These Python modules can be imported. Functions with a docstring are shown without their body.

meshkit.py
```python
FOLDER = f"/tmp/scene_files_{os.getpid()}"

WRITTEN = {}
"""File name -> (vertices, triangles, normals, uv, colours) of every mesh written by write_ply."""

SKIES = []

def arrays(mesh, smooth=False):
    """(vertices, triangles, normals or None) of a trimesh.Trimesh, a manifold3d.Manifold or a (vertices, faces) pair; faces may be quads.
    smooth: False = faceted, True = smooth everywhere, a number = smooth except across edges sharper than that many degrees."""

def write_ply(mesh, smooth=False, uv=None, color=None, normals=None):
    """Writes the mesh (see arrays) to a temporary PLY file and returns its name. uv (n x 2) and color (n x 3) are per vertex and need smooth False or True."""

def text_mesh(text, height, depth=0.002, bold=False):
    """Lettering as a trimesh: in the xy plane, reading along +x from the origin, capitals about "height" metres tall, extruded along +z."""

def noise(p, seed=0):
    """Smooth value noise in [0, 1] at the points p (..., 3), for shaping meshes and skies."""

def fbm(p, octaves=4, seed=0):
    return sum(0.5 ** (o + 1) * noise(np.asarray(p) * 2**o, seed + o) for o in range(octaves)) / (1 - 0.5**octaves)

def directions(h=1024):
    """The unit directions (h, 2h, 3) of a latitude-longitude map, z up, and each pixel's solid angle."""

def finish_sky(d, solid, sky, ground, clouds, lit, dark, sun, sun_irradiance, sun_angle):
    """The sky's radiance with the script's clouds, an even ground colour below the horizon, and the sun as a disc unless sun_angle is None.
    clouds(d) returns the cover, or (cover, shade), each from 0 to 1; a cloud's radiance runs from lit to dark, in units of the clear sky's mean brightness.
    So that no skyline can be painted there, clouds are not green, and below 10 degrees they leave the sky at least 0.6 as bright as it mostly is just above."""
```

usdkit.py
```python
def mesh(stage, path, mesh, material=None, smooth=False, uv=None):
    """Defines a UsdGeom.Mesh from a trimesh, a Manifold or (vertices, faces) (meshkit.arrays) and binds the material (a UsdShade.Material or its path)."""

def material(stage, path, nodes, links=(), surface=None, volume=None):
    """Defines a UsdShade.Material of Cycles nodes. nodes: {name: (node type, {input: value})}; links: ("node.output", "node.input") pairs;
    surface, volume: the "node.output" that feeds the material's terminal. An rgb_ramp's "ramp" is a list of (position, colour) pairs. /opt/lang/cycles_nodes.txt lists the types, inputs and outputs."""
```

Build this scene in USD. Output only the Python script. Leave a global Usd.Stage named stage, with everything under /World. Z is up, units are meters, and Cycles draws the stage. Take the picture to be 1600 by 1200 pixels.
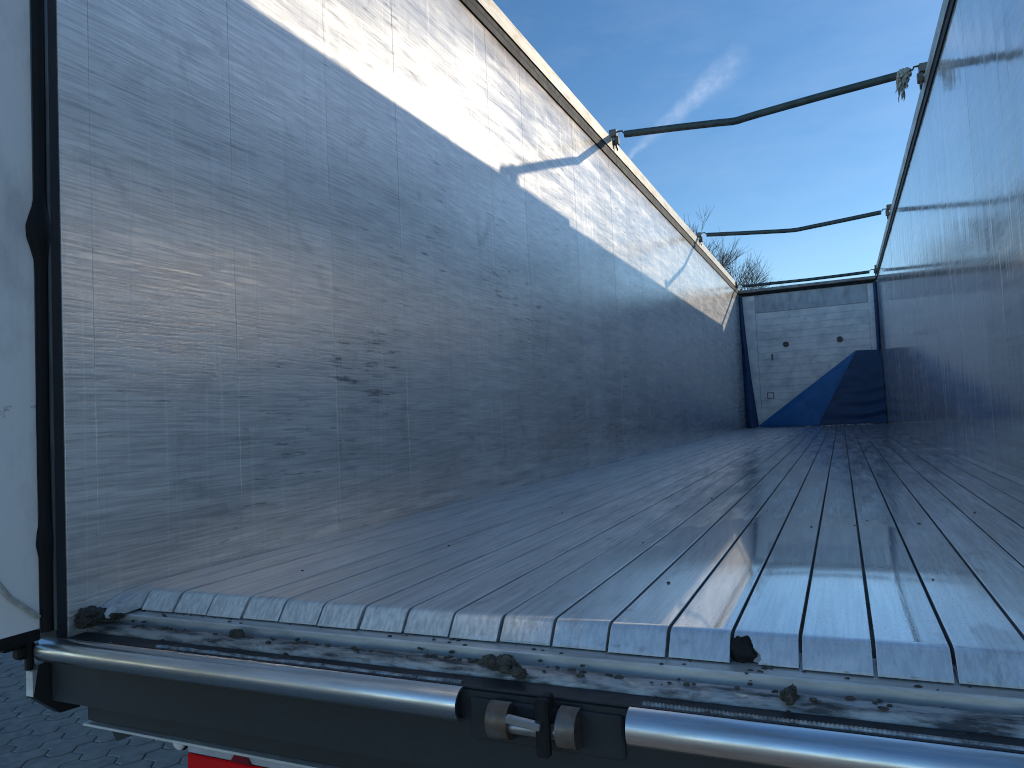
import math, random
import numpy as np
import trimesh
from shapely.geometry import Polygon, Point
from shapely import affinity
import usdkit, meshkit
from pxr import Usd, UsdGeom, UsdLux, UsdShade, Gf, Sdf

stage = Usd.Stage.CreateInMemory()
UsdGeom.SetStageUpAxis(stage, UsdGeom.Tokens.z)
UsdGeom.SetStageMetersPerUnit(stage, 1.0)
UsdGeom.Xform.Define(stage, '/World')
stage.SetDefaultPrim(stage.GetPrimAtPath('/World'))
UsdGeom.Scope.Define(stage, '/World/Looks')

# ------------------------------------------------------------------ camera, sky, sun, exposure
CAM = np.array([1.7213, -1.3131, 0.3935])
YAW, PITCH, ROLL, FPX = -0.42333, 0.0488, -0.0482, 1135.38
SUN_EL, SUN_AZ = math.radians(17.2), math.radians(45.0)   # azimuth = atan2(x, y)
SUN_I, SKY_I, EXPOSURE = 0.56, 0.125, 0.56

fw = np.array([math.sin(YAW)*math.cos(PITCH), math.cos(YAW)*math.cos(PITCH), math.sin(PITCH)])
r0 = np.array([math.cos(YAW), -math.sin(YAW), 0.0]); u0 = np.cross(r0, fw)
rt = r0*math.cos(ROLL)+u0*math.sin(ROLL); up = -r0*math.sin(ROLL)+u0*math.cos(ROLL)
cam = UsdGeom.Camera.Define(stage, '/World/camera')
cam.AddTransformOp().Set(Gf.Matrix4d(*rt, 0, *up, 0, *(-fw), 0, *CAM, 1))
cam.CreateHorizontalApertureAttr(36.0); cam.CreateVerticalApertureAttr(27.0)
cam.CreateFocalLengthAttr(36.0*FPX/1600.0)
cam.CreateClippingRangeAttr(Gf.Vec2f(0.02, 5000))
cam.CreateExposureAttr(EXPOSURE)

def mat(name, nodes, links, surface='p.BSDF'):
    return usdkit.material(stage, '/World/Looks/'+name, nodes, links, surface=surface)

# sky with one fraying vapour trail and faint cirrus
sky_m = usdkit.material(stage, '/World/Looks/sky_air', {
    'co': ('texture_coordinate', {}),
    'sky': ('sky_texture', {'sky_type': 'single_scattering', 'sun_disc': False, 'sun_elevation': SUN_EL, 'sun_rotation': SUN_AZ,
                            'air_density': 1.0, 'aerosol_density': 0.2, 'ozone_density': 3.0}),
    'across': ('vector_math', {'math_type': 'dot_product', 'vector2': (.5012, .4051, -.7646)}),
    'along': ('vector_math', {'math_type': 'dot_product', 'vector2': (.835, -.02, .5498)}),
    'wn': ('noise_texture', {'scale': 60.0, 'detail': 4.0, 'roughness': .6}),
    'wob': ('math', {'math_type': 'multiply_add', 'value2': .012, 'value3': -.006}),
    'acr2': ('math', {'math_type': 'add'}),
    'abs': ('math', {'math_type': 'absolute'}),
    'wid': ('map_range', {'from_min': -.05, 'from_max': .16, 'to_min': .004, 'to_max': .026, 'clamp': True}),
    'rel': ('math', {'math_type': 'divide'}),
    'core': ('map_range', {'range_type': 'smoothstep', 'from_min': 0.0, 'from_max': 1.0, 'to_min': 1.0, 'to_max': 0.0, 'clamp': True}),
    'fade': ('rgb_ramp', {'ramp': [(0, (0, 0, 0)), (.30, (.7, .7, .7)), (.45, (.6, .6, .6)), (.70, (1, 1, 1)), (.80, (.0, .0, .0)), (1, (0, 0, 0))]}),
    'fpos': ('map_range', {'from_min': -.2, 'from_max': .25, 'to_min': 0.0, 'to_max': 1.0, 'clamp': True}),
    'puff': ('noise_texture', {'scale': 45.0, 'detail': 3.0, 'roughness': .7}),
    'pr': ('map_range', {'from_min': .35, 'from_max': .7, 'to_min': .35, 'to_max': 1.0, 'clamp': True}),
    'm1': ('math', {'math_type': 'multiply'}), 'm2': ('math', {'math_type': 'multiply'}), 'm3': ('math', {'math_type': 'multiply', 'value2': .23}),
    'cmap': ('mapping', {'scale': (3.0, 2.0, 9.0), 'rotation': (0, .5, .2)}),
    'cn': ('noise_texture', {'scale': 1.1, 'detail': 6.0, 'roughness': .62}),
    'cr': ('map_range', {'from_min': .48, 'from_max': .80, 'to_min': 0.0, 'to_max': .07, 'clamp': True}),
    'cov': ('math', {'math_type': 'add', 'use_clamp': True}),
    'hs': ('hsv', {'saturation': 1.15, 'value': .91, 'fac': 1.0}), 'mix': ('mix', {'color2': (7.0, 7.4, 8.0)}),
    'bg': ('background_shader', {'strength': SKY_I})},
    [('co.generated', 'across.vector1'), ('co.generated', 'along.vector1'), ('co.generated', 'wn.vector'), ('co.generated', 'puff.vector'),
     ('wn.fac', 'wob.value1'), ('across.value', 'acr2.value1'), ('wob.value', 'acr2.value2'), ('acr2.value', 'abs.value1'),
     ('along.value', 'wid.value'), ('abs.value', 'rel.value1'), ('wid.result', 'rel.value2'), ('rel.value', 'core.value'),
     ('along.value', 'fpos.value'), ('fpos.result', 'fade.fac'), ('puff.fac', 'pr.value'), ('core.result', 'm1.value1'), ('fade.color', 'm1.value2'),
     ('m1.value', 'm2.value1'), ('pr.result', 'm2.value2'), ('m2.value', 'm3.value1'),
     ('co.generated', 'cmap.vector'), ('cmap.vector', 'cn.vector'), ('cn.fac', 'cr.value'),
     ('m3.value', 'cov.value1'), ('cr.result', 'cov.value2'), ('cov.value', 'mix.fac'), ('sky.color', 'hs.color'), ('hs.color', 'mix.color1'), ('mix.color', 'bg.color')],
    surface='bg.background')
dome = UsdLux.DomeLight.Define(stage, '/World/sky')
UsdShade.MaterialBindingAPI.Apply(dome.GetPrim()).Bind(sky_m)
dome.GetPrim().SetCustomDataByKey('kind', 'structure')
sun = UsdLux.DistantLight.Define(stage, '/World/sun')
sun.CreateIntensityAttr(SUN_I); sun.CreateAngleAttr(0.5); sun.CreateColorAttr(Gf.Vec3f(1.0, .87, .66))
sun.GetPrim().CreateAttribute('inputs:normalize', Sdf.ValueTypeNames.Bool).Set(True)
sd = np.array([math.sin(SUN_AZ)*math.cos(SUN_EL), math.cos(SUN_AZ)*math.cos(SUN_EL), math.sin(SUN_EL)])
a = np.cross([0, 0, 1], sd); a /= np.linalg.norm(a); b = np.cross(sd, a)
sun.AddTransformOp().Set(Gf.Matrix4d(*a, 0, *b, 0, *sd, 0, 0, 0, 0, 1))

# ------------------------------------------------------------------ helpers
used = {}
def fresh(name, parent='/World'):
    k = (str(parent), name); n = used.get(k, 0); used[k] = n+1
    return f'{parent}/{name}' + (f'_{n:03d}' if n else '')
def path_of(parent):
    return '/World' if parent is None else str(parent.GetPath())
def obj(name, m, material, parent=None, smooth=False):
    return usdkit.mesh(stage, fresh(name, path_of(parent)), m, material, smooth).GetPrim()
def empty(name, loc=(0, 0, 0), parent=None):
    x = UsdGeom.Xform.Define(stage, fresh(name, path_of(parent)))
    x.AddTranslateOp().Set(Gf.Vec3d(*map(float, loc)))
    return x.GetPrim()
def tag(o, label=None, cat=None, group=None, kind=None):
    for k, v in (('label', label), ('category', cat), ('group', group), ('kind', kind)):
        if v: o.SetCustomDataByKey(k, v)
    return o
cat_ = trimesh.util.concatenate
def box(x0, x1, y0, y1, z0, z1):
    m = trimesh.creation.box((x1-x0, y1-y0, z1-z0)); m.apply_translation(((x0+x1)/2, (y0+y1)/2, (z0+z1)/2)); return m
def cbox(x0, x1, y0, y1, z0, z1, c):
    """box with all edges chamfered by c"""
    p = []
    for x, sx in ((x0, 1), (x1, -1)):
        for y, sy in ((y0, 1), (y1, -1)):
            for z, sz in ((z0, 1), (z1, -1)):
                p += [(x, y+sy*c, z+sz*c), (x+sx*c, y, z+sz*c), (x+sx*c, y+sy*c, z)]
    return trimesh.convex.convex_hull(np.array(p))
def prism_x(poly, x0, x1):
    """polygon of (y, z) swept along x"""
    m = trimesh.creation.extrude_polygon(Polygon(poly), x1-x0, engine='earcut')
    v = m.vertices.copy(); m.vertices = np.stack([v[:, 2]+x0, v[:, 0], v[:, 1]], 1); return m
def prism_y(poly, y0, y1):
    """polygon of (x, z) swept along y"""
    m = trimesh.creation.extrude_polygon(Polygon(poly), y1-y0, engine='earcut')
    v = m.vertices.copy(); m.vertices = np.stack([v[:, 0], v[:, 2]+y0, v[:, 1]], 1); m.invert(); return m
def tube(pts, rad, n=12, caps=True):
    pts = np.asarray(pts, float); rad = np.broadcast_to(rad, len(pts))
    t = np.gradient(pts, axis=0); t /= np.linalg.norm(t, axis=1)[:, None]
    ref = np.array([0, 0, 1.0]) if abs(t[0, 2]) < .9 else np.array([0, 1.0, 0])
    V, F = [], []
    for i in range(len(pts)):
        a = np.cross(t[i], ref); a /= np.linalg.norm(a); b = np.cross(a, t[i])
        for k in range(n):
            w = 2*math.pi*k/n; V.append(pts[i]+rad[i]*(a*math.cos(w)+b*math.sin(w)))
    for i in range(len(pts)-1):
        for k in range(n):
            q = [i*n+k, i*n+(k+1) % n, (i+1)*n+(k+1) % n, (i+1)*n+k]; F += [[q[0], q[1], q[2]], [q[0], q[2], q[3]]]
    if caps:
        for i, s in ((0, 1), (len(pts)-1, -1)):
            c = len(V); V.append(pts[i])
            for k in range(n): F.append([c, i*n+(k+1) % n, i*n+k][::s])
    m = trimesh.Trimesh(V, F, process=False); m.fix_normals(); return m
def blob(c, r, seed, sub=3, amp=.45, freq=3.0):
    m = trimesh.creation.icosphere(subdivisions=sub, radius=1.0)
    n = meshkit.fbm(m.vertices*freq+seed*7.3)
    m.vertices = m.vertices*(1+amp*(np.asarray(n)[:, None]-.5)*2)*np.asarray(r)+np.asarray(c); return m

# ------------------------------------------------------------------ materials
def vec(*v): return tuple(float(x) for x in v)
def alu(name, along, base, dark, rough, metallic, grime=0.0, scuff=0.0, drips=0.0, tint=None, bump=.25, aniso=.5, wave=.0, puddle=None, wet=False, contrast=(.34, .66), low=0.0, fine=None, smudge=0.0):
    """worn bare aluminium, brushed along the axis 'along' (1 = y, 0 = x, 2 = z); all colour is the metal's own wear and dirt"""
    fine = fine or {0: (3, 40, 160), 1: (150, 3.2, 150), 2: (90, 90, 3)}[along]
    mid = {0: (2, 12, 20), 1: (14, 1.6, 14), 2: (10, 10, 1.5)}[along]
    tang = {0: (1, 0, 0), 1: (0, 1, 0), 2: (0, 0, 1)}[along]
    N = {'g': ('geometry', {}), 'oi': ('object_info', {}),
         'mf': ('mapping', {'scale': vec(*fine)}), 'nf': ('noise_texture', {'scale': 1.0, 'detail': 5.0, 'roughness': .62}),
         'mm': ('mapping', {'scale': vec(*mid)}), 'nm': ('noise_texture', {'scale': 1.0, 'detail': 6.0, 'roughness': .65}),
         'nb': ('noise_texture', {'scale': 1.7, 'detail': 5.0, 'roughness': .6}),
         'rf': ('map_range', {'from_min': contrast[0], 'from_max': contrast[1], 'to_min': 0.0, 'to_max': 1.0, 'clamp': True}),
         'rm': ('map_range', {'from_min': .36, 'from_max': .64, 'to_min': 0.0, 'to_max': 1.0, 'clamp': True}),
         'sum': ('math', {'math_type': 'multiply_add', 'value2': .68}),
         'half': ('math', {'math_type': 'multiply', 'value2': .32}),
         'col': ('mix', {'color1': dark, 'color2': base}),
         'vary': ('map_range', {'from_min': 0.0, 'from_max': 1.0, 'to_min': .93, 'to_max': 1.05}),
         'colv': ('mix', {'mix_type': 'multiply', 'fac': 1.0}),
         'tan': ('combine_xyz', {'x': tang[0], 'y': tang[1], 'z': tang[2]}),
         'ro': ('map_range', {'from_min': 0.3, 'from_max': .7, 'to_min': rough[0], 'to_max': rough[1], 'clamp': True}),
         'bu': ('bump', {'strength': bump, 'distance': .0012}),
         'p': ('principled_bsdf', {'metallic': metallic, 'anisotropic': aniso, 'specular_ior_level': .5})}
    L = [('g.position', 'mf.vector'), ('mf.vector', 'nf.vector'), ('g.position', 'mm.vector'), ('mm.vector', 'nm.vector'), ('g.position', 'nb.vector'),
         ('nf.fac', 'rf.value'), ('nm.fac', 'rm.value'), ('rm.result', 'half.value1'), ('rf.result', 'sum.value1'), ('half.value', 'sum.value3'),
         ('sum.value', 'col.fac'), ('oi.random', 'vary.value'), ('col.color', 'colv.color1'), ('vary.result', 'colv.color2'),
         ('tan.vector', 'p.tangent'), ('nm.fac', 'ro.value'), ('sum.value', 'bu.height'), ('bu.normal', 'p.normal')]
    cur = 'colv.color'; rcur = 'ro.result'
    if scuff:      # dark rubber and gouge marks
        sc = {0: (2, 20, 26), 1: (16, 5.0, 46), 2: (14, 14, 2)}[along]
        N.update({'ms': ('mapping', {'scale': vec(*sc), 'location': (3.1, 1.7, 8.2)}), 'ns': ('noise_texture', {'scale': 1.0, 'detail': 7.0, 'roughness': .7}),
                  'nsb': ('noise_texture', {'scale': 1.3, 'detail': 2.0}), 'rsb': ('map_range', {'from_min': .35, 'from_max': .7, 'to_min': -.05, 'to_max': .06, 'clamp': True}),
                  'as': ('math', {'math_type': 'add'}),
                  'rs': ('map_range', {'from_min': .605, 'from_max': .70, 'to_min': 0.0, 'to_max': scuff, 'clamp': True}),
                  'cs': ('mix', {'color2': (.045, .045, .055)})})
        L += [('g.position', 'ms.vector'), ('ms.vector', 'ns.vector'), ('g.position', 'nsb.vector'), ('nsb.fac', 'rsb.value'), ('ns.fac', 'as.value1'), ('rsb.result', 'as.value2'),
              ('as.value', 'rs.value'), ('rs.result', 'cs.fac'), (cur, 'cs.color1')]
        cur = 'cs.color'
    if drips:      # dried run marks from the top edge
        N.update({'md': ('mapping', {'scale': (1, 34, .9)}), 'nd': ('noise_texture', {'scale': 1.0, 'detail': 5.0, 'roughness': .7}),
                  'rd': ('map_range', {'from_min': .56, 'from_max': .74, 'to_min': 0.0, 'to_max': drips, 'clamp': True}), 'cd': ('mix', {'color2': (.78, .78, .76)}),
                  'rmx': ('mix_float', {'b': .6}),
                  'md2': ('mapping', {'scale': (1, 23, .5), 'location': (0, 7.7, 3)}), 'nd2': ('noise_texture', {'scale': 1.0, 'detail': 4.0, 'roughness': .65}),
                  'rd2': ('map_range', {'from_min': .55, 'from_max': .75, 'to_min': 0.0, 'to_max': .55*drips, 'clamp': True}), 'cd2': ('mix', {'color2': (.16, .17, .2)})})
        L += [('g.position', 'md.vector'), ('md.vector', 'nd.vector'), ('nd.fac', 'rd.value'), ('rd.result', 'cd.fac'), (cur, 'cd.color1'), ('rd.result', 'rmx.fac'), (rcur, 'rmx.a'),
              ('g.position', 'md2.vector'), ('md2.vector', 'nd2.vector'), ('nd2.fac', 'rd2.value'), ('rd2.result', 'cd2.fac'), ('cd.color', 'cd2.color1')]
        cur = 'cd2.color'; rcur = 'rmx.result'
    if grime:      # tan road dirt gathered under the top rail
        N.update({'sx': ('separate_xyz', {}), 'gz': ('map_range', {'from_min': 2.30, 'from_max': 2.66, 'to_min': 0.0, 'to_max': 1.0, 'clamp': True}),
                  'gp': ('math', {'math_type': 'power', 'value2': 2.0}), 'gn': ('math', {'math_type': 'multiply'}), 'gs': ('math', {'math_type': 'multiply', 'value2': grime}),
                  'cg': ('mix', {'color2': (.34, .25, .17)})})
        L += [('g.position', 'sx.vector'), ('sx.z', 'gz.value'), ('gz.result', 'gp.value1'), ('gp.value', 'gn.value1'), ('nb.fac', 'gn.value2'), ('gn.value', 'gs.value1'),
              ('gs.value', 'cg.fac'), (cur, 'cg.color1')]
        cur = 'cg.color'
    if wet:        # drier, rougher towards the left wall
        N.update({'wx': ('separate_xyz', {}), 'wr': ('map_range', {'range_type': 'smoothstep', 'from_min': .5, 'from_max': 1.35, 'to_min': .20, 'to_max': 0.0, 'clamp': True}), 'wme': ('map_range', {'range_type': 'smoothstep', 'from_min': .5, 'from_max': 1.6, 'to_min': .30, 'to_max': metallic, 'clamp': True}), 'wa': ('math', {'math_type': 'add'})})
        L += [('g.position', 'wx.vector'), ('wx.x', 'wr.value'), (rcur, 'wa.value1'), ('wr.result', 'wa.value2'), ('wx.x', 'wme.value'), ('wme.result', 'p.metallic')]; rcur = 'wa.value'
    if smudge:     # soft dull dents and rubbed spots
        N.update({'um': ('mapping', {'scale': (1, 4.6, 3.6), 'location': (0, 2.2, 5.1)}), 'un': ('noise_texture', {'scale': 1.0, 'detail': 5.0, 'roughness': .62, 'distortion': .6}),
                  'ur': ('map_range', {'range_type': 'smoothstep', 'from_min': .57, 'from_max': .78, 'to_min': 0.0, 'to_max': smudge, 'clamp': True}), 'uc': ('mix', {'color2': (.16, .16, .18)})})
        L += [('g.position', 'um.vector'), ('um.vector', 'un.vector'), ('un.fac', 'ur.value'), ('ur.result', 'uc.fac'), (cur, 'uc.color1')]; cur = 'uc.color'
    if low:        # splashed dirt along the foot of the wall
        N.update({'lx': ('separate_xyz', {}), 'lz': ('map_range', {'from_min': -.02, 'from_max': .62, 'to_min': 1.0, 'to_max': 0.0, 'clamp': True}),
                  'lm': ('mapping', {'scale': (1, 1.3, 26), 'location': (0, 4.4, .7)}), 'ln': ('noise_texture', {'scale': 1.0, 'detail': 7.0, 'roughness': .68}),
                  'lr': ('map_range', {'from_min': .38, 'from_max': .66, 'to_min': .12, 'to_max': 1.0, 'clamp': True}), 'l1': ('math', {'math_type': 'multiply'}), 'l2': ('math', {'math_type': 'multiply', 'value2': low}),
                  'lc': ('mix', {'color2': (.17, .155, .145)})})
        L += [('g.position', 'lx.vector'), ('lx.z', 'lz.value'), ('g.position', 'lm.vector'), ('lm.vector', 'ln.vector'), ('ln.fac', 'lr.value'), ('lz.result', 'l1.value1'), ('lr.result', 'l1.value2'),
              ('l1.value', 'l2.value1'), ('l2.value', 'lc.fac'), (cur, 'lc.color1')]; cur = 'lc.color'
    if puddle:     # film of water: smoother where wet, with a ragged rim
        N.update({'pm': ('mapping', {'location': puddle['loc'], 'scale': puddle['scale']}), 'pl': ('vector_math', {'math_type': 'length'}),
                  'pn': ('mapping', {'scale': (14, 5, 1)}), 'pnn': ('noise_texture', {'scale': 1.0, 'detail': 6.0, 'roughness': .65}),
                  'pa': ('math', {'math_type': 'multiply_add', 'value2': 1.4}),
                  'pr': ('map_range', {'from_min': 1.60, 'from_max': 1.74, 'to_min': 1.0, 'to_max': 0.0, 'clamp': True}),
                  'pf': ('mapping', {'scale': (330, 130, 1)}), 'pfn': ('noise_texture', {'scale': 1.0, 'detail': 3.0, 'roughness': .6}), 'pfr': ('map_range', {'from_min': .50, 'from_max': .68, 'to_min': .035, 'to_max': .22, 'clamp': True}), 'pro': ('mix_float', {}), 'pc': ('mix', {'color2': (.78, .79, .81)}), 'pcf': ('math', {'math_type': 'multiply', 'value2': .40}),
                  'pbs': ('mix_float', {'a': bump, 'b': bump*.12})})
        L += [('g.position', 'pm.vector'), ('pm.vector', 'pl.vector1'), ('g.position', 'pn.vector'), ('pn.vector', 'pnn.vector'), ('pnn.fac', 'pa.value1'), ('pl.value', 'pa.value3'),
              ('pa.value', 'pr.value'), ('pr.result', 'pro.fac'), ('g.position', 'pf.vector'), ('pf.vector', 'pfn.vector'), ('pfn.fac', 'pfr.value'), ('pfr.result', 'pro.b'), (rcur, 'pro.a'), ('pr.result', 'pcf.value1'), ('pcf.value', 'pc.fac'), (cur, 'pc.color1'), ('pr.result', 'pbs.fac'), ('pbs.result', 'bu.strength')]
        cur = 'pc.color'; rcur = 'pro.result'
    if wave:       # slight buckling of thin sheet
        N.update({'wm': ('mapping', {'scale': (1, 5.0, .9)}), 'wn': ('noise_texture', {'scale': 1.0, 'detail': 2.0}), 'wb': ('bump', {'strength': 1.0, 'distance': wave})})
        L += [('g.position', 'wm.vector'), ('wm.vector', 'wn.vector'), ('wn.fac', 'wb.height'), ('wb.normal', 'bu.normal')]
    L += [(cur, 'p.base_color'), (rcur, 'p.roughness')]
    return mat(name, N, L)

def plain(name, color, rough=.6, metallic=0.0, color2=None, scale=(8, 8, 8), lo=.4, hi=.65, bump=.2, dist=.002, spec=.5, chips=None):
    N = {'g': ('geometry', {}), 'm': ('mapping', {'scale': vec(*scale)}), 'n': ('noise_texture', {'scale': 1.0, 'detail': 7.0, 'roughness': .65}),
         'r': ('map_range', {'from_min': lo, 'from_max': hi, 'to_min': 0.0, 'to_max': 1.0, 'clamp': True}),
         'c': ('mix', {'color1': color, 'color2': color2 or tuple(.7*x for x in color)}), 'b': ('bump', {'strength': bump, 'distance': dist}),
         'ro': ('map_range', {'from_min': .3, 'from_max': .7, 'to_min': max(.02, rough-.1), 'to_max': rough+.1}),
         'p': ('principled_bsdf', {'metallic': metallic, 'specular_ior_level': spec})}
    L = [('g.position', 'm.vector'), ('m.vector', 'n.vector'), ('n.fac', 'r.value'), ('r.result', 'c.fac'), ('n.fac', 'b.height'), ('b.normal', 'p.normal'), ('n.fac', 'ro.value'), ('ro.result', 'p.roughness')]
    cur = 'c.color'
    if chips:
        N.update({'nc': ('noise_texture', {'scale': chips[0], 'detail': 8.0, 'roughness': .7}), 'rc': ('map_range', {'from_min': chips[1], 'from_max': chips[1]+.05, 'to_min': 0.0, 'to_max': 1.0, 'clamp': True}), 'cc': ('mix', {'color2': chips[2]})})
        L += [('g.position', 'nc.vector'), ('nc.fac', 'rc.value'), ('rc.result', 'cc.fac'), (cur, 'cc.color1')]; cur = 'cc.color'
    L += [(cur, 'p.base_color')]
    return mat(name, N, L)

M_wall = alu('wall_metal_scratched', 1, (.88, .845, .80), (.54, .52, .505), (.15, .30), .30, grime=1.6, scuff=.7, smudge=.42, drips=.30, bump=.17, aniso=.2, wave=.0014, contrast=(.40, .57), low=.6, fine=(150, 5.5, 170))
M_wallr = alu('wall_metal_wet', 1, (.80, .79, .78), (.56, .555, .555), (.06, .14), .55, grime=1.1, scuff=.4, drips=.70, bump=.06, aniso=.2, wave=.0025, low=.6)
M_slat = alu('slat_metal', 1, (.76, .755, .75), (.44, .44, .445), (.10, .20), .66, scuff=.55, bump=.13, aniso=.3, wet=True, contrast=(.40, .60), fine=(120, 3.2, 45),
             puddle={'loc': (-1.56*2.2, -.55*1.05, 0), 'scale': (2.2, 1.05, 1)})
M_rail = plain('rail_metal', (.36, .345, .32), .45, .5, (.20, .18, .155), (6, 3, 14), bump=.3)
M_black = plain('black_paint', (.026, .028, .031), .5, 0.0, (.024, .025, .027), (9, 9, 9), chips=(14.0, .70, (.30, .30, .28)), spec=.25)
M_rubber = plain('black_rubber', (.007, .007, .008), .6, 0.0, (.012, .012, .013), (20, 20, 5), bump=.4, spec=.2)
M_lip = plain('grey_rubber_lip', (.09, .095, .10), .5, 0.0, (.03, .03, .033), (20, 20, 3), bump=.3)
M_plate = plain('steel_plate_worn', (.60, .59, .58), .42, .4, (.34, .335, .33), (5, 26, 22), bump=.4)
M_ledge = plain('worn_edge_metal', (.42, .41, .40), .45, .7, (.07, .07, .075), (10, 50, 40), .42, .62, bump=.7, dist=.004)
M_chrome = plain('polished_tube', (.80, .805, .82), .27, 1.0, (.50, .50, .50), (5, 60, 60), .42, .64, bump=.12, chips=(26.0, .69, (.12, .11, .10)))
M_weld = plain('weld_steel', (.42, .42, .42), .45, .8, (.12, .12, .12), (60, 60, 60), bump=.4)
M_iron = plain('greased_iron', (.15, .135, .125), .38, .6, (.10, .058, .035), (20, 20, 20), bump=.4)
M_bright = plain('bright_iron', (.45, .45, .46), .3, .9, (.25, .25, .25), (20, 20, 20))
M_door = plain('door_paint', (.82, .80, .77), .42, .0, (.50, .485, .47), (3, 5, 2.2), .5, .72, bump=.12, chips=(9.0, .64, (.22, .22, .22)))
M_front = plain('front_wall_paint', (.82, .80, .77), .45, .0, (.58, .575, .57), (4, 4, 5), bump=.2, chips=(6.0, .64, (.2, .21, .22)))
M_frontd = plain('front_frame_grimy', (.46, .48, .50), .5, .0, (.24, .24, .245), (9, 9, 4), .42, .74, bump=.3)
M_tube = plain('green_tube_paint', (.028, .045, .043), .42, .2, (.06, .07, .07), (12, 12, 12))
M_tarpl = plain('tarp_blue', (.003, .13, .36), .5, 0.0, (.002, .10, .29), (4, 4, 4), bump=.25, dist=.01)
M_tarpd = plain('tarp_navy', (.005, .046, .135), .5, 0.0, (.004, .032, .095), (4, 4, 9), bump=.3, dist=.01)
M_red = plain('red_lens', (.55, .004, .006), .18, 0.0, (.42, .003, .005), (6, 6, 6), bump=.05)
M_dred = plain('dark_red_lens', (.13, .004, .012), .25, 0.0)
M_clear = plain('frosted_lens', (.36, .36, .40), .25, 0.0, (.28, .28, .31), (30, 30, 30), bump=.15)
M_white = plain('white_plastic', (.62, .62, .64), .35, 0.0, (.5, .5, .52), (9, 9, 9))
M_rag = plain('grey_cloth', (.34, .33, .30), .9, 0.0, (.2, .19, .17), (60, 60, 60), bump=.6)
M_rope = plain('white_cord', (.48, .47, .44), .8, 0.0, (.3, .29, .27), (60, 60, 60), bump=.5)
M_dirt = plain('dark_soil', (.035, .030, .026), .9, 0.0, (.09, .08, .065), (40, 40, 40), bump=.8, dist=.01)
M_flake = plain('pale_flakes', (.5, .48, .44), .8, 0.0)
M_paver = plain('concrete_paver', (.205, .188, .172), .75, 0.0, (.145, .134, .124), (14, 14, 14), bump=.5)
M_joint = plain('joint_sand', (.030, .030, .034), .95, 0.0, (.05, .05, .05), (40, 40, 40))
M_ground = plain('yard_ground', (.48, .44, .38), .9, 0.0, (.38, .345, .29), (1, 1, 1))
M_bark = plain('bark', (.055, .048, .042), .9, 0.0, (.09, .08, .07), (5, 5, 2), bump=.6)
M_out = plain('outer_paint', (.55, .56, .58), .35, 0.0, (.45, .46, .48), (2, 2, 2))
M_rust = plain('rusty_vent', (.10, .10, .105), .6, .3, (.22, .2, .19), (20, 20, 20))

# ------------------------------------------------------------------ ground
ZG = -1.10
gs = trimesh.Trimesh([[-400, -400, ZG-.06], [400, -400, ZG-.06], [400, 400, ZG-.06], [-400, 400, ZG-.06]], [[0, 1, 2], [0, 2, 3]])
tag(obj('ground', gs, M_ground), 'wide grey yard surface around the paved strip', 'ground', kind='structure')
bed = box(-8.5, 6.5, -8.5, 7.0, ZG-.05, ZG-.010)
pave = obj('pavement', bed, M_joint)
tag(pave, 'yard paved with grey interlocking concrete blocks below the open trailer', 'pavement', kind='structure')
PO = np.array([-2.0013, 1.0673]); PU = np.array([-.5966, .8025]); PV = np.array([.8025, .5966])
tile = Polygon(np.array([(63, 36), (63, 97), (1, 131), (1, 199), (63, 236), (100, 206), (142, 206), (182, 234), (243, 197), (243, 131), (182, 97), (182, 34), (142, 6), (100, 6)])/1000.0)
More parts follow.
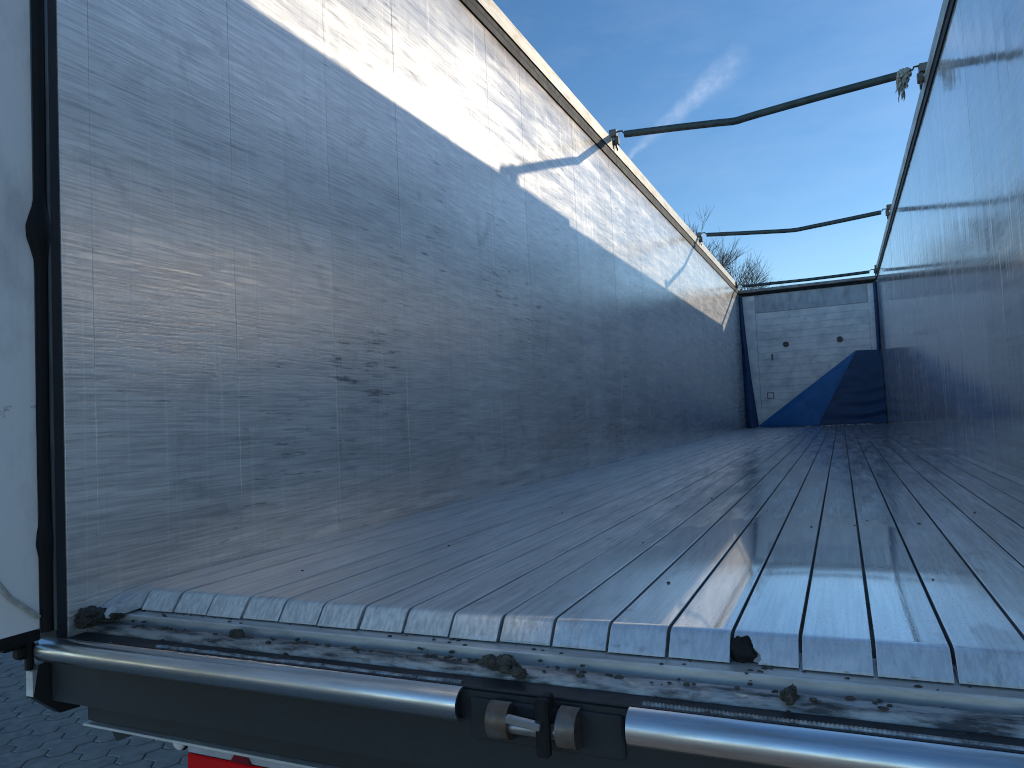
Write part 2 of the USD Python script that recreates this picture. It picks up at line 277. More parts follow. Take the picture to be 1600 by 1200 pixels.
outer = np.array(tile.buffer(-.0022, join_style=2).exterior.coords)[:-1]
inner = np.array(tile.buffer(-.0075, join_style=2).exterior.coords)[:-1]
if len(inner) != len(outer): inner = (outer-outer.mean(0))*.955+outer.mean(0)
capf = trimesh.creation.triangulate_polygon(Polygon(inner), engine='earcut')
cv, cf = capf
n_ = len(outer)
def paver_mesh(i, j, rng):
    off = i*np.array([.182, .100])+j*np.array([0, .200])
    def w(p2, z):
        q = p2+off; xy = PO+np.outer(q[:, 0], PV)+np.outer(q[:, 1], PU); return np.column_stack([xy, np.full(len(q), z)])
    dz = rng.uniform(-.0015, .0015)
    V = np.vstack([w(outer, ZG-.03), w(outer, ZG-.004+dz), w(inner, ZG+dz), w(np.asarray(cv), ZG+dz)])
    F = []
    for r in (0, 1):
        for k in range(n_):
            p, q = r*n_+k, r*n_+(k+1) % n_; F += [[p, q, q+n_], [p, q+n_, p+n_]]
    F += [list(t+3*n_) for t in np.asarray(cf)]
    m = trimesh.Trimesh(V, F, process=False); 
    return m
rng = np.random.default_rng(5)
def project(P):
    d = np.asarray(P)-CAM; w = d@fw; return 800+FPX*(d@rt)/w, 600-FPX*(d@up)/w, w
cells, rest = [], []
for i in range(-70, 71):
    for j in range(-90, 91):
        q = np.array([i*.182+.12, i*.1+j*.2+.12]); c = PO+q[0]*PV+q[1]*PU
        if not (-8.3 < c[0] < 6.3 and -8.3 < c[1] < 6.8): continue
        x, y, w = project([c[0], c[1], ZG])
        if w > .3 and -25 < x < 340 and 990 < y < 1230 and c[0] < .2: cells.append((w, i, j))
        else: rest.append((i, j))
cells.sort(); rest += [(i, j) for _, i, j in cells[300:]]
for _, i, j in cells[:300]:
    obj('paver', paver_mesh(i, j, rng), M_paver, pave)
tag(obj('paver_field', cat_([paver_mesh(i, j, rng) for i, j in rest]), M_paver, pave), kind='stuff')

# ------------------------------------------------------------------ the trailer
W, H, L, YR = 2.462, 2.648, 13.66, -.150
trailer = empty('trailer')
tag(trailer, 'open-topped aluminium walking floor trailer seen through its open rear doorway', 'trailer')

def wall(x_in, sgn, m_panel, label):
    """sgn = -1: the wall's body lies on the -x side of its inner face"""
    xs = sorted((x_in+sgn*.012, x_in+sgn*.045))
    core = box(xs[0], xs[1], YR, L+.05, -.12, 2.70)
    w_ = obj('side_wall', core, M_out, trailer); tag(w_, label)
    edges = [YR, -.068]+[-.068+.482+.4875*k for k in range(0, 40)]
    edges = [e for e in edges if e < L-.1]+[L]
    rr = random.Random(11 if sgn < 0 else 12)
    for e0, e1 in zip(edges[:-1], edges[1:]):
        g = .00045; c = .0009
        xa, xb = x_in, x_in+sgn*.0115
        ta, tb = rr.uniform(-.0004, .0004), rr.uniform(-.0004, .0004)
        tl, th = rr.uniform(-.0006, .0006), rr.uniform(-.0006, .0006)
        z0, z1 = -.10, 2.648
        V = []
        for (yy, tt, inset) in ((e0+g, ta, c), (e0+g+c, ta, 0), (e1-g-c, tb, 0), (e1-g, tb, c)):
            for zz, tz in ((z0, tl), (z1, th)):
                V.append((xa+sgn*(inset+.0008)+tt+tz, yy, zz))
        for yy in (e0+g, e1-g):
            for zz in (z0, z1): V.append((xb, yy, zz))
        F = []
        for k in range(3):
            p = 2*k; F += [[p, p+2, p+3], [p, p+3, p+1]]
        F += [[0, 1, 9], [0, 9, 8], [6, 10, 11], [6, 11, 7], [8, 9, 11], [8, 11, 10], [1, 3, 9], [3, 5, 9], [5, 7, 11], [5, 11, 9], [0, 8, 2], [2, 8, 4], [4, 8, 10], [4, 10, 6]]
        m = trimesh.Trimesh(V, F, process=False); m.fix_normals()
        obj('wall_panel', m, m_panel, w_)
    return w_
wall(0.0, -1, M_wall, 'left side wall of scratched aluminium panels, its top sunlit')
wall(W, 1, M_wallr, 'right side wall of shiny aluminium panels streaked with runs')

for x_in, s in ((0.0, -1), (W, 1)):
    def fx(d): return x_in+s*d                      # d > 0 goes into the wall
    seal = prism_y([(fx(-.010), 2.650), (fx(.05), 2.650), (fx(.05), 2.757), (fx(.006), 2.757), (fx(.006), 2.712), (fx(-.006), 2.706), (fx(-.010), 2.694)], YR-.03, L+.04)
    seal.fix_normals(); obj('top_seal', seal, M_rubber, trailer)
    pr = [(fx(-.004), 2.759), (fx(.064), 2.759), (fx(.064), 2.862), (fx(.056), 2.872), (fx(.004), 2.872), (fx(-.004), 2.864)]
    rail = prism_y(pr, YR-.05, L+.06); rail.fix_normals()
    obj('top_rail', rail, M_rail, trailer)
    if s > 0: obj('rolled_hem', tube([(fx(.045), YR, 2.898), (fx(.045), 6.15, 2.898)], .032, 10), M_tarpd, trailer, smooth=40)
    # rear post
    po = box(*sorted((fx(.002), fx(.07))), -.178, YR-.002, -.10, 2.75)
    post = obj('rear_post', po, M_black, trailer)
    rr = np.random.default_rng(3 if s < 0 else 4)
    zs = np.linspace(-.05, 2.7, 110)
    wob = np.array([meshkit.fbm(np.array([[0.3, z*2.2, 1.0]]))[0] for z in zs])-.5
    lump = np.exp(-((zs-.90)/.05)**2)*.016+np.exp(-((zs-.16)/.03)**2)*.006
    pts = np.column_stack([np.full(110, fx(.012))+.004*wob, -.193+.006*wob-lump*.4, zs])
    obj('door_seal', tube(pts, .0135+.004*np.abs(wob)+lump, 10), M_rubber, post, smooth=40)
    pts2 = np.column_stack([np.full(110, fx(-.001)), -.181+.002*wob, zs])
    obj('seal_lip', tube(pts2, .0035+.0015*np.abs(wob), 6), M_lip, post, smooth=40)
    if s < 0:
        tatt = [blob((.006, -.192, .875+.022*k), (.004, .006+.003*(k % 2), .011), 30+k, 2) for k in range(3)]
        obj('torn_seal_bit', cat_(tatt), M_rag, post, smooth=True)

# rear door folded straight back beside the camera
door = obj('rear_door', box(-.060, -.016, -1.42, -.2085, -.040, 2.66), M_door, trailer); tag(door, 'pale grey rear door standing open at the left')
obj('bottom_edge', cbox(-.064, -.011, -1.43, -.2085, -.066, -.042, .003), M_rubber, door)
obj('hinge', cat_([cbox(-.085, -.055, -.232, -.188, -.112, -.080, .006), tube([(-.062, -.204, -.14), (-.062, -.204, -.07)], .010, 12), cbox(-.10, -.06, -.262, -.215, -.086, -.074, .003)]), M_rubber, door)

# walking floor
S0, PITCH_S = .064, .112
floor = obj('cargo_floor', box(.002, W-.002, .10, L-.01, -.078, -.0465), M_black, trailer); tag(floor, 'floor of long parallel aluminium slats with sloping rear ends')
rr = random.Random(21)
def slat(x0, x1, y0, lift):
    c = .0010; zb = -.0445
    st = [(0, -.0405), (.0235, -.0085), (.030, -.0035), (.038, -.0008), (.05, 0), (2, 0), (6, 0), (L-.25-y0, 0)]
    V, F = [], []
    for dy, zt in st:
        zt = zt+lift; y = y0+dy
        V += [(x0, y, zb), (x0, y, zt-c), (x0+c, y, zt), (x1-c, y, zt), (x1, y, zt-c), (x1, y, zb)]
    for i in range(len(st)-1):
        for k in range(6):
            p, q = 6*i+k, 6*i+(k+1) % 6; F += [[p, q, q+6], [p, q+6, p+6]]
    for i in (0, len(st)-1):
        for k in range(1, 5): F.append([6*i, 6*i+k, 6*i+k+1])
    m = trimesh.Trimesh(V, F, process=False); m.fix_normals(); return m
for i in range(21):
    x0 = S0+PITCH_S*i+.0032; x1 = x0+PITCH_S-.0064
    m = slat(x0, x1, rr.uniform(-.003, .003), rr.uniform(-.0016, .0008))
    if i == 13:      # broken corner
        import manifold3d as mf
        def M3(t): return mf.Manifold(mf.Mesh(np.asarray(t.vertices, np.float32), np.asarray(t.faces, np.uint32)))
        m.merge_vertices(); cut = blob((x0+.012, .000, -.034), (.032, .030, .030), 4, 3, .25)
        cut.merge_vertices()
        try:
            r_ = (M3(m)-M3(cut)).to_mesh(); mm = trimesh.Trimesh(r_.vert_properties[:, :3], r_.tri_verts)
            if len(mm.faces) > 20: m = mm
        except Exception: pass
    obj('floor_slat', m, M_slat, floor, smooth=34)
    if i == 13: obj('broken_corner_hollow', blob((x0+.014, .031, -.030), (.027, .024, .024), 4, 3, .2), M_rubber, floor, smooth=True)
for x0, x1, inner_x in ((.001, S0-.001, 1), (S0+PITCH_S*21+.001, W-.001, -1)):
    a = x0 if inner_x > 0 else x1; b = x1 if inner_x > 0 else x0
    V = []; st = [(-.085, -.040, -.046), (-.045, -.020, -.044), (.0, -.006, -.040), (.05, .0, -.040), (L-.25, .0, -.04)]
    for y, zt, zb in st:
        nar = max(0.0, (-y)/.085)*.02
        V += [(a, y, zb), (a, y, zt+.004), (b-(b-a)*nar*8, y, zt), (b-(b-a)*nar*8, y, zb)]
    F = []
    for i in range(len(st)-1):
        for k in range(4):
            p, q = 4*i+k, 4*i+(k+1) % 4; F += [[p, q, q+4], [p, q+4, p+4]]
    F += [[0, 1, 2], [0, 2, 3]]
    m = trimesh.Trimesh(V, F, process=False); m.fix_normals(); obj('edge_strip', m, M_slat, floor)

# rear sill
obj('sill_plate', cbox(-.02, W+.02, -.037, .30, -.078, -.0475, .003), M_plate, trailer)
obj('sill_groove', box(-.02, W+.02, -.0640, -.0375, -.095, -.082), M_rubber, trailer)
xs = np.linspace(-.03, W+.03, 320)
rr = np.random.default_rng(8)
V, F = [], []
nz = np.asarray(meshkit.fbm(np.column_stack([xs*22, np.zeros(320), np.zeros(320)])))-.5
nz2 = np.asarray(meshkit.fbm(np.column_stack([xs*60, np.ones(320)*3, np.zeros(320)])))-.5
for k, x in enumerate(xs):
    V += [(x, -.0645, -.0885), (x, -.0645+.004*nz2[k], -.0655+.004*nz[k]), (x, -.068+.008*nz2[k], -.0600+.004*nz[k]), (x, -.088+.018*nz2[k], -.0605+.006*nz2[k]), (x, -.097+.020*nz[k], -.0640+.006*nz2[k]), (x, -.1045, -.0745), (x, -.1045, -.0885)]
for k in range(319):
    for j in range(7):
        p, q = 7*k+j, 7*k+(j+1) % 7; F += [[p, q, q+7], [p, q+7, p+7]]
m = trimesh.Trimesh(V, F, process=False); m.fix_normals(); obj('worn_ledge', m, M_ledge, trailer, smooth=25)
fr = prism_x([(-.0655, -.0905), (-.0655, -.22), (-.172, -.22), (-.172, -.076), (-.108, -.0755), (-.106, -.0905)], -.03, W+.03); fr.fix_normals()
frame = obj('sill_frame', fr, M_black, trailer)
obj('frame_edge', cbox(-.03, W+.03, -.1665, -.1585, -.0752, -.0715, .001), M_black, frame)
def half_pipe(x0, x1, yc, zc, ro, th, flat=.012):
    n = 18; ang = np.linspace(math.radians(92), math.radians(268), n)
    oc = [(yc+.004, zc+ro)]+[(yc+ro*math.cos(t), zc+ro*math.sin(t)) for t in ang]+[(yc+.004, zc-ro)]
    ic = [(yc+.004, zc-ro+th)]+[(yc+(ro-th)*math.cos(t), zc+(ro-th)*math.sin(t)) for t in ang[::-1]]+[(yc+.004, zc+ro-th)]
    m = prism_x(oc+ic, x0, x1); m.fix_normals(); return m
for x0, x1 in ((-.045, 1.085), (1.385, W+.045)):
    rp = obj('rub_rail', half_pipe(x0, x1, -.1765, -.099, .0285, .005), M_chrome, trailer, smooth=30)
    obj('hollow', box(x0+.02 if x0 < 0 else x0+.006, x1-.006 if x0 < 0 else x1-.02, -.1764, -.1735, -.122, -.076), M_black, rp)
    xw0, xw1 = (.30, 1.07) if x0 < 0 else (1.40, 2.2)
    n = 260; xw = np.linspace(xw0, xw1, n)
    pts = np.column_stack([xw, -.149+.0012*np.sin(xw*19), np.full(n, -.0745)])
    obj('weld_bead', tube(pts, .0050+.0012*np.sin(xw*2*math.pi/.0062)**2*np.sign(np.sin(xw*2*math.pi/.0062)), 8), M_weld, rp)
# left and right ends of the frame
for s in (0, 1):
    X = (lambda x: x) if s == 0 else (lambda x: W-x)
    def px(poly_yz, xa, xb):
        m = prism_x(poly_yz, *sorted((X(xa), X(xb)))); m.fix_normals(); return m
    e = obj('frame_end', px([(-.200, -.128), (-.168, -.128), (-.100, -.20), (-.100, -.262), (-.150, -.258), (-.212, -.200)], -.060, -.035), M_black, trailer)
    obj('worn_face', px([(-.2135, -.140), (-.2005, -.140), (-.2005, -.198), (-.2135, -.198)], -.060, -.036), M_plate, e)
    obj('gusset', px([(-.165, -.222), (-.12, -.222), (-.06, -.330), (-.02, -.330), (.02, -.285), (-.08, -.24)], .058, .070), M_black, trailer)
# recessed lower beam with its bright lower lip
beam = obj('lower_beam', cbox(.03, W-.03, -.128, -.02, -.2765, -.222, .003), M_black, trailer)
obj('beam_lip', cbox(.03, W-.03, -.140, -.030, -.2845, -.2785, .0015), M_plate, beam)
gp = prism_x([(-.135, -.286), (-.02, -.286), (-.02, -.300), (-.072, -.336)], .045, .052); gp.fix_normals()
for x in (.046, W-.053):
    g2 = trimesh.Trimesh([(x, -.09, -.286), (x+.16, -.09, -.286), (x+.028, -.085, -.338), (x, -.05, -.286), (x+.16, -.05, -.286), (x+.028, -.05, -.338)], [[0, 1, 2], [3, 5, 4], [0, 3, 4], [0, 4, 1], [1, 4, 5], [1, 5, 2], [2, 5, 3], [2, 3, 0]])
    g2.fix_normals(); obj('beam_foot', g2, M_black, trailer)
# tail lamps, marker lamps, pale panel
def lamp(mir):
    X = (lambda x: x) if not mir else (lambda x: W-x)
    def bx(x0, x1, *r, c=.003): return cbox(*sorted((X(x0), X(x1))), *r, c)
    h = obj('tail_lamp', bx(.312, .650, -.086, -.03, -.42, -.288), M_dred, trailer)
    obj('clear_lens', bx(.318, .645, -.093, -.0865, -.326, -.2905), M_clear, h)
    obj('lens_rim', bx(.318, .645, -.097, -.0935, -.2955, -.2905, c=.001), M_bright, h)
    obj('red_lens', bx(.318, .645, -.094, -.0865, -.415, -.3275), M_red, h)
    t = trimesh.creation.extrude_polygon(Polygon([(X(.452), -.325), (X(.512), -.325), (X(.491), -.292), (X(.478), -.292)]), .004, engine='earcut')
    v = t.vertices.copy(); t.vertices = np.column_stack([v[:, 0], -.0935-v[:, 2], v[:, 1]]); t.fix_normals()
    obj('triangle_reflector', t, M_dred, h)
    for xx in (.385, .560): obj('lens_clip', bx(xx-.003, xx+.003, -.1, -.0865, -.308, -.289, c=.001), M_plate, h)
    m = trimesh.creation.icosphere(subdivisions=3, radius=1.0); m.vertices = m.vertices*[.019, .012, .025]+[X(.2965), -.094, -.298]
    mk = obj('marker_lamp', m, M_white, trailer, smooth=True)
    m = trimesh.creation.icosphere(subdivisions=3, radius=1.0); m.vertices = m.vertices*[.023, .010, .029]+[X(.295), -.086, -.298]
    obj('marker_base', m, M_rubber, mk, smooth=True)
lamp(False); lamp(True)
obj('pale_panel', cbox(.703, 1.22, -.080, -.060, -.42, -.288, .003), M_white, trailer)
obj('panel_bracket', cbox(.665, .69, -.080, -.05, -.36, -.286, .003), M_rubber, trailer)
# centre lock
lock = obj('door_lock', cbox(1.10, 1.375, -.180, -.1725, -.155, -.085, .004), M_black, trailer); tag(lock, 'dark greased door lock between the two rub rails')
def lug(x0, x1, top): 
    n = 10; ang = np.linspace(math.radians(75), math.radians(285), n)
    pr = [(-.181, -.108+.024*0+top)]+[(-.192+.026*math.cos(t), -.110+.030*math.sin(t)) for t in ang]+[(-.181, -.142)]
    m = trimesh.convex.convex_hull(np.vstack([[(x, y, z) for y, z in pr] for x in (x0, x1)])); return m
obj('lug', lug(1.148, 1.186, .02), M_iron, lock, smooth=30); obj('lug', lug(1.272, 1.305, .03), M_iron, lock, smooth=30)
obj('lock_bolt', tube([(1.186, -.196, -.116), (1.272, -.196, -.116)], .012, 14), M_bright, lock, smooth=40)
obj('lock_handle', cat_([cbox(1.240, 1.263, -.222, -.205, -.150, -.058, .004), cbox(1.243, 1.26, -.206, -.181, -.085, -.058, .003)]), M_rubber, lock)
tb = cbox(-.030, .030, -.006, .006, -.006, .006, .0015); tb.apply_transform(trimesh.transformations.rotation_matrix(.10, (0, 1, 0))); tb.apply_translation((1.2225, -.2265, -.0945))
obj('lock_tab', tb, M_bright, lock)
# chassis rails below the floor (carry the body, seen only from lower down)
for x in (.62, 1.75): obj('chassis_rail', box(x, x+.09, .02, L-.2, -.62, -.30), M_black, trailer)
for k in range(9): obj('cross_member', box(.05, W-.05, .6+1.5*k, .68+1.5*k, -.30, -.14), M_black, trailer)
for sx in (.0, W-.34):
    for k in range(3):
        wy = 2.9+1.31*k
        ty = trimesh.creation.annulus(.30, .50, .33); ty.apply_transform(trimesh.transformations.rotation_matrix(math.pi/2, (0, 1, 0))); ty.apply_translation((sx+.17, wy, ZG+.5))
        wh = obj('wheel', ty, M_rubber, trailer, smooth=30)
        rm = trimesh.creation.cylinder(.297, .22); rm.apply_transform(trimesh.transformations.rotation_matrix(math.pi/2, (0, 1, 0))); rm.apply_translation((sx+.17, wy, ZG+.5)); obj('rim', rm, M_plate, wh, smooth=30)

# front wall with its planks, frame, vents and small plate
fwall = obj('front_wall', box(-.04, W+.04, L+.012, L+.07, -.12, 2.66), M_frontd, trailer); tag(fwall, 'white planked front wall at the far end')
obj('stile', cbox(.003, .300, L-.012, L+.011, -.06, 2.645, .003), M_front, fwall); obj('stile', cbox(2.300, W-.003, L-.012, L+.011, -.06, 2.645, .003), M_front, fwall)
obj('head_rail', cbox(.303, 2.297, L-.012, L+.011, 2.250, 2.645, .003), M_frontd, fwall)
zz = np.linspace(.0, 2.246, 18)
for z0, z1 in zip(zz[:-1], zz[1:]): obj('front_plank', cbox(.304, 2.296, L-.004, L+.011, z0+.0012, z1-.0012, .0025), M_front, fwall)
obj('cap_rail', cbox(.0, W, L-.05, L+.10, 2.662, 2.725, .012), M_rail, fwall)
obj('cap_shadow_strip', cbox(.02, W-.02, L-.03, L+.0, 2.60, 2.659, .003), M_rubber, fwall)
for x, z in ((.824, 1.59), (1.775, 1.604)):
    v = trimesh.creation.cylinder(.055, .03, sections=20); v.apply_transform(trimesh.transformations.rotation_matrix(math.pi/2, (1, 0, 0))); v.apply_translation((x, L-.018, z))
    vv = obj('round_vent', v, M_rust, fwall, smooth=30)
    for k in (-1, 1): obj('vent_slot', cbox(x-.04, x+.04, L-.038, L-.034, z+.02*k-.006, z+.02*k+.006, .001), M_rubber, vv)
q = .062; x, z = .482, .617
obj('small_plate', cat_([cbox(x-q, x+q, L-.010, L-.005, z-q, z-q+.014, .001), cbox(x-q, x+q, L-.010, L-.005, z+q-.014, z+q, .001), cbox(x-q, x-q+.014, L-.010, L-.005, z-q+.014, z+q-.014, .001), cbox(x+q-.014, x+q, L-.010, L-.005, z-q+.014, z+q-.014, .001)]), M_rust, fwall)
obj('catch', cbox(.545, .575, L-.03, L-.005, 1.30, 1.42, .005), M_rust, fwall)

# brackets for the roof bows on both rails
BY = [5.0, 9.35, 13.30]; BZ = [2.90, 2.905, 2.765]
for y, z in zip(BY, BZ):
    for x_in, s in ((0.0, 1), (W, -1)):
        zb = max(z, 2.80) if y > 13 else z
        br = cat_([cbox(*sorted((x_in+s*-.030, x_in+s*.035)), y-.035, y+.035, zb-.005, zb+.060, .004), cbox(*sorted((x_in+s*.006, x_in+s*.050)), y-.026, y+.026, zb-.080, zb-.006, .006),
                   tube([(x_in+s*.028, y-.012, zb-.11), (x_in+s*.028, y-.012, zb-.07)], .010, 10), tube([(x_in+s*.028, y+.014, zb-.125), (x_in+s*.028, y+.014, zb-.07)], .008, 10)])
        obj('bow_bracket', br, M_iron, trailer)

# ------------------------------------------------------------------ roof bows (hooked into the brackets, lift out)
bows = [([(.105, 2.905), (.55, 2.868), (.93, 2.832), (1.03, 2.820), (1.08, 2.819), (1.13, 2.826), (1.25, 2.838), (1.75, 2.878), (2.375, 2.918)], .031, 'nearest roof bow, dark green bent tube with a rag on its right end'),
        ([(.11, 2.920), (.6, 2.870), (1.1, 2.822), (1.22, 2.812), (1.32, 2.808), (1.42, 2.815), (1.9, 2.848), (2.36, 2.882)], .029, 'middle roof bow, dark bent tube above the bare tree'),
        ([(.14, 2.752), (.7, 2.745), (1.3, 2.738), (1.9, 2.744), (2.34, 2.752)], .029, 'farthest roof bow, dark straight tube lying just above the front wall')]
for (pth, r, lab), y, z in zip(bows, BY, BZ):
    o = empty('roof_bow', (0, y, 0)); tag(o, lab, 'roof bow', 'bows across the open top of the trailer')
    P = np.array([(x, 0, zc) for x, zc in pth])
    t_ = np.linspace(0, len(P)-1, 60); Pf = np.column_stack([np.interp(t_, range(len(P)), P[:, k]) for k in range(3)])
    obj('bow_tube', tube(Pf, r, 14), M_tube, o, smooth=40)
    for e, s, xw in ((0, -1, 0.0), (-1, 1, W)):
        x0, z0 = pth[e]; zb = max(z, 2.80) if y > 13 else z
        hk = [(x0-s*.03, 0, z0+.012), (x0+s*.012, 0, z0+.016), (x0+s*.022, 0, z0+.036), (x0+s*.060, 0, z0+.036), (xw-s*.032, 0, z0+.030), (xw-s*.030, 0, zb-.02)]
        obj('hook', tube(hk, .008, 8), M_tube, o, smooth=50)

# rag tied on the right end of the nearest bow
rr = np.random.default_rng(17)
rg = empty('rag', (2.33, 5.0, 2.90)); tag(rg, 'frayed grey rag tied round the right end of the nearest roof bow', 'rag')
obj('knot', cat_([blob((.0, 0, .012), (.048, .046, .046), 2, 3, .5), blob((-.03, -.01, .0), (.03, .044, .04), 5, 3, .5)]), M_rag, rg, smooth=True)
st = []
for k in range(30):
    x0, y0 = rr.uniform(-.045, .03), rr.uniform(-.035, .035); ln = rr.uniform(.07, .19)*(1.0 if x0 < 0 else .6)
    n = 7; t = np.linspace(0, 1, n)
    pts = np.column_stack([x0-.03*t*rr.uniform(.2, 1)+.006*np.sin(t*9+k), y0+.01*np.sin(t*7+2*k), -.015-ln*t])
    st.append(tube(pts, np.linspace(.011, .0025, n), 6))
obj('loose_end', cat_(st), M_rag, rg, smooth=40)

# cord lying across the lower corner of the door
cordp = [(-0.012, -.50, .40), (-0.011, -.38, .20), (-0.010, -.3, .083), (-0.010, -.2747, .045), (-0.009, -.245, .018), (-0.007, -.215, -.012)]
tt = np.linspace(0, len(cordp)-1, 50); cp = np.column_stack([np.interp(tt, range(len(cordp)), np.array(cordp)[:, k]) for k in range(3)])
tag(obj('cord', tube(cp, .0055, 8), M_rope, smooth=40), 'pale cord slanting across the lower corner of the open rear door', 'cord')

# ------------------------------------------------------------------ blue tarp at the far end
tp = empty('tarp', (0, L-.05, 0)); tag(tp, 'blue sheet hanging down the far corners with one corner folded over', 'tarp')
def sheet(fn, nu, nv, th=.004):
    u, v = np.meshgrid(np.linspace(0, 1, nu), np.linspace(0, 1, nv), indexing='ij')
    P = np.array([fn(a, b) for a, b in zip(u.ravel(), v.ravel())])
    F = []
    for i in range(nu-1):
        for j in range(nv-1):
            a = i*nv+j; F += [[a, a+nv, a+nv+1], [a, a+nv+1, a+1]]
    n = len(P); Q = P+np.array([0, th, 0])
    F2 = [[c+n, b+n, a+n] for a, b, c in F]
    rim = [i*nv for i in range(nu)]+[(nu-1)*nv+j for j in range(1, nv)]+[i*nv+nv-1 for i in range(nu-2, -1, -1)]+[j for j in range(nv-2, 0, -1)]
    R = []
    for a, b in zip(rim, rim[1:]+rim[:1]): R += [[a, b, b+n], [a, b+n, a+n]]
    m = trimesh.Trimesh(np.vstack([P, Q]), F+F2+R, process=False); m.fix_normals(); return m
def lerp(a, b, t): return np.asarray(a)*(1-t)+np.asarray(b)*t
def fn_main(u, v):          # folded dark sheet: left edge slopes from the peak to the floor
    l = lerp((1.30, -.16, .008), (2.035, -.075, 1.365), v); r = lerp((W-.012, -.17, .008), (W-.012, -.075, 1.345), v)
    p = lerp(l, r, u); p[1] -= .020*math.sin(v*38+2.5*math.sin(u*3))*(1-v)**1.5*(.3+u); p[2] = max(p[2], .006); return p
def fn_flap(u, v):          # bright blue triangular flap
    a = lerp((.20, -.06, .010), (2.035, -.080, 1.365), u); b_ = lerp((.24, -.10, .006), (1.30, -.165, .006), u)
    if u > 0: b_ = lerp((.24, -.10, .006), (1.305, -.167, .006), min(1, u*1.0))
    top = lerp((.20, -.07, .012), (2.035, -.082, 1.368), u)
    bot = lerp((.20, -.09, .006), (1.305, -.170, .006), u) 
    p = lerp(bot, top, v); p[1] -= .05*math.sin(math.pi*v)*math.sin(math.pi*u)+.03*u*v*(1-v)*4*(1-u); return p
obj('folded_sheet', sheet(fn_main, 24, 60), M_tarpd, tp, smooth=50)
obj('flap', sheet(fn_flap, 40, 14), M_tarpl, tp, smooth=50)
def strip(xa, s, w0, w1):
    def f(u, v):
        w = w0+(w1-w0)*(1-v)**1.6
        x = xa+s*w*u; return np.array([x, -.03-.05*math.sin(u*3.0)-.01*math.sin(v*9+u*4), .006+v*2.60])
    return sheet(f, 10, 40)
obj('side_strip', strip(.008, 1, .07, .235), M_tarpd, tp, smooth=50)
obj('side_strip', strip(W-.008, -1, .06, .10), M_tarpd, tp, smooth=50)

# ------------------------------------------------------------------ dirt on the sill and the floor
def clump(c, r, seed, n=9):
    g = np.random.default_rng(seed); ms = []
    for k in range(n):
        o = g.normal(0, .38, 3)*np.asarray(r); o[2] = abs(o[2])*.7
        ms.append(blob(np.asarray(c)+o, np.asarray(r)*g.uniform(.22, .5), seed*10+k, 2, .7, 4.0))
    return cat_(ms)
tag(obj('dirt_clump', clump((1.135, -.092, -.062), (.040, .020, .026), 3, 16), M_dirt), 'largest dark clump of soil on the sill above the door lock', 'dirt clump')
tag(obj('dirt_clump', clump((.458, -.068, -.058), (.026, .014, .016), 4, 12), M_dirt), 'brown clump of dirt on the left half of the sill', 'dirt clump')
tag(obj('dirt_clump', clump((1.618, -.098, -.062), (.016, .014, .022), 6, 9), M_dirt), 'small brown clump of dirt on the sill above the right rub rail', 'dirt clump')
tag(obj('dirt_heap', cat_([clump((.020, -.105, -.048), (.030, .045, .030), 7, 18), clump((.05, -.075, -.05), (.03, .03, .02), 8, 10)]), M_dirt), 'dark heap of dirt in the corner at the foot of the left wall', 'dirt heap')
rr = np.random.default_rng(31); bits = []
for k in range(80):
    x = rr.uniform(.05, 2.3); y = -.028+rr.normal(0, .035); y = min(y, -.004)
    z = -.0475 if y > -.037 else (-.0585 if y > -.10 else -.076)
    bits.append(blob((x, y, z), np.array([.004, .003, .002])*rr.uniform(.4, 1.5), 100+k, 1, .6))
for k in range(100):
    x = rr.uniform(.0, 2.4); y = -.068-abs(rr.normal(0, .014)); z = -.0592 if y > -.098 else -.0755
    bits.append(blob((x, y, z), np.array([.006, .0035, .0022])*rr.uniform(.35, 1.4), 700+k, 1, .7))
for k in range(20):
    x = rr.uniform(.2, 2.35); y = rr.uniform(.1, 2.2); bits.append(blob((x, y, .001), np.array([.004, .003, .002])*rr.uniform(.5, 1.3), 300+k, 1, .6))
tag(obj('dirt_crumbs', cat_(bits), M_dirt), 'dark crumbs of dirt scattered over the sill and the slats', 'dirt', kind='stuff')
bits = []
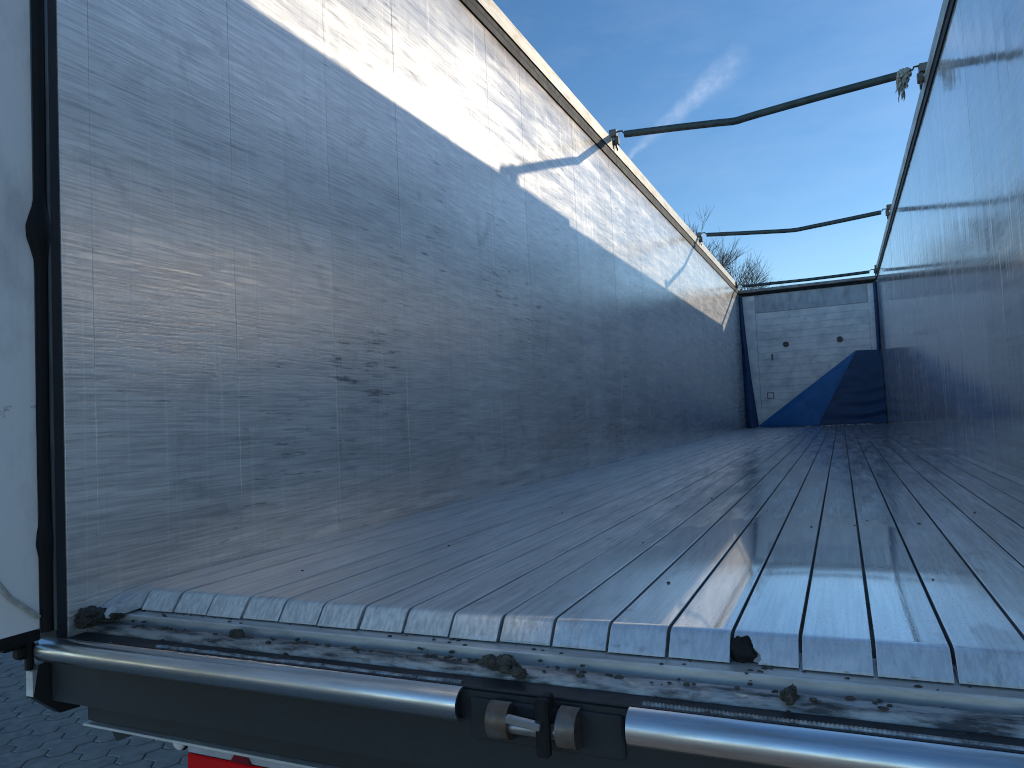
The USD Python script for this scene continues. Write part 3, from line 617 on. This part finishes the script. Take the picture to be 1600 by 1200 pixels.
for k in range(46):
    x = rr.uniform(.2, 2.4) if k % 3 else rr.uniform(1.6, 2.4); y = L-.3-abs(rr.normal(0, .18)); bits.append(blob((x, y, .004), np.array([.022, .02, .008])*rr.uniform(.4, 1.4), 500+k, 1, .7))
bits.append(blob((.30, 12.9, .01), (.055, .05, .02), 9, 2, .7))
tag(obj('pale_litter', cat_(bits), M_flake), 'pale flakes of litter on the far end of the floor', 'litter', kind='stuff')

# ------------------------------------------------------------------ bare tree beyond the front wall
def bare_tree(base, h, seed):
    g = random.Random(seed); big, small = [], []
    def grow(p, d, ln, r, lev):
        n = 4; pts = [np.array(p)]; dd = np.array(d)
        for k in range(n):
            dd = dd+np.array([g.gauss(0, .10), g.gauss(0, .10), g.gauss(.03, .06)]); dd /= np.linalg.norm(dd); pts.append(pts[-1]+dd*ln/n)
        r1 = r*(.62 if lev < 6 else .45)
        (big if lev < 3 else small).append(tube(pts, np.linspace(r, r1, n+1), 7 if lev < 2 else (5 if lev < 4 else 3), caps=False))
        if lev >= 6: return
        m = 4 if lev < 2 else g.choice((3, 4, 4))
        for k in range(m):
            t = 1.0 if k == 0 else g.uniform(.45, 1.0); i = t*n; j = min(int(i), n-1); q = pts[j]+(pts[j+1]-pts[j])*(i-j)
            az = g.uniform(0, 2*math.pi); sp = g.uniform(.35, .8) if k else g.uniform(.1, .35)
            side = np.array([math.cos(az), math.sin(az), g.uniform(-.1, .3)]); nd = dd*math.cos(sp)+side*math.sin(sp); nd /= np.linalg.norm(nd)
            grow(q, nd, ln*g.uniform(.62, .84), max(r1*(.9 if k == 0 else .66), .009), lev+1)
    grow(np.zeros(3), (0.03, 0, 1), h*.26, h*.016, 0)
    allv = np.vstack([m.vertices for m in big+small]); k = h/allv[:, 2].max()
    for m in big+small: m.vertices = m.vertices*k
    o = empty('tree', base)
    obj('trunk', cat_(big), M_bark, o); obj('crown', cat_(small), M_bark, o)
    return o
tag(bare_tree((-6.7, 45.0, ZG), 13.6, 8), 'leafless tree standing beyond the far end of the trailer', 'tree')
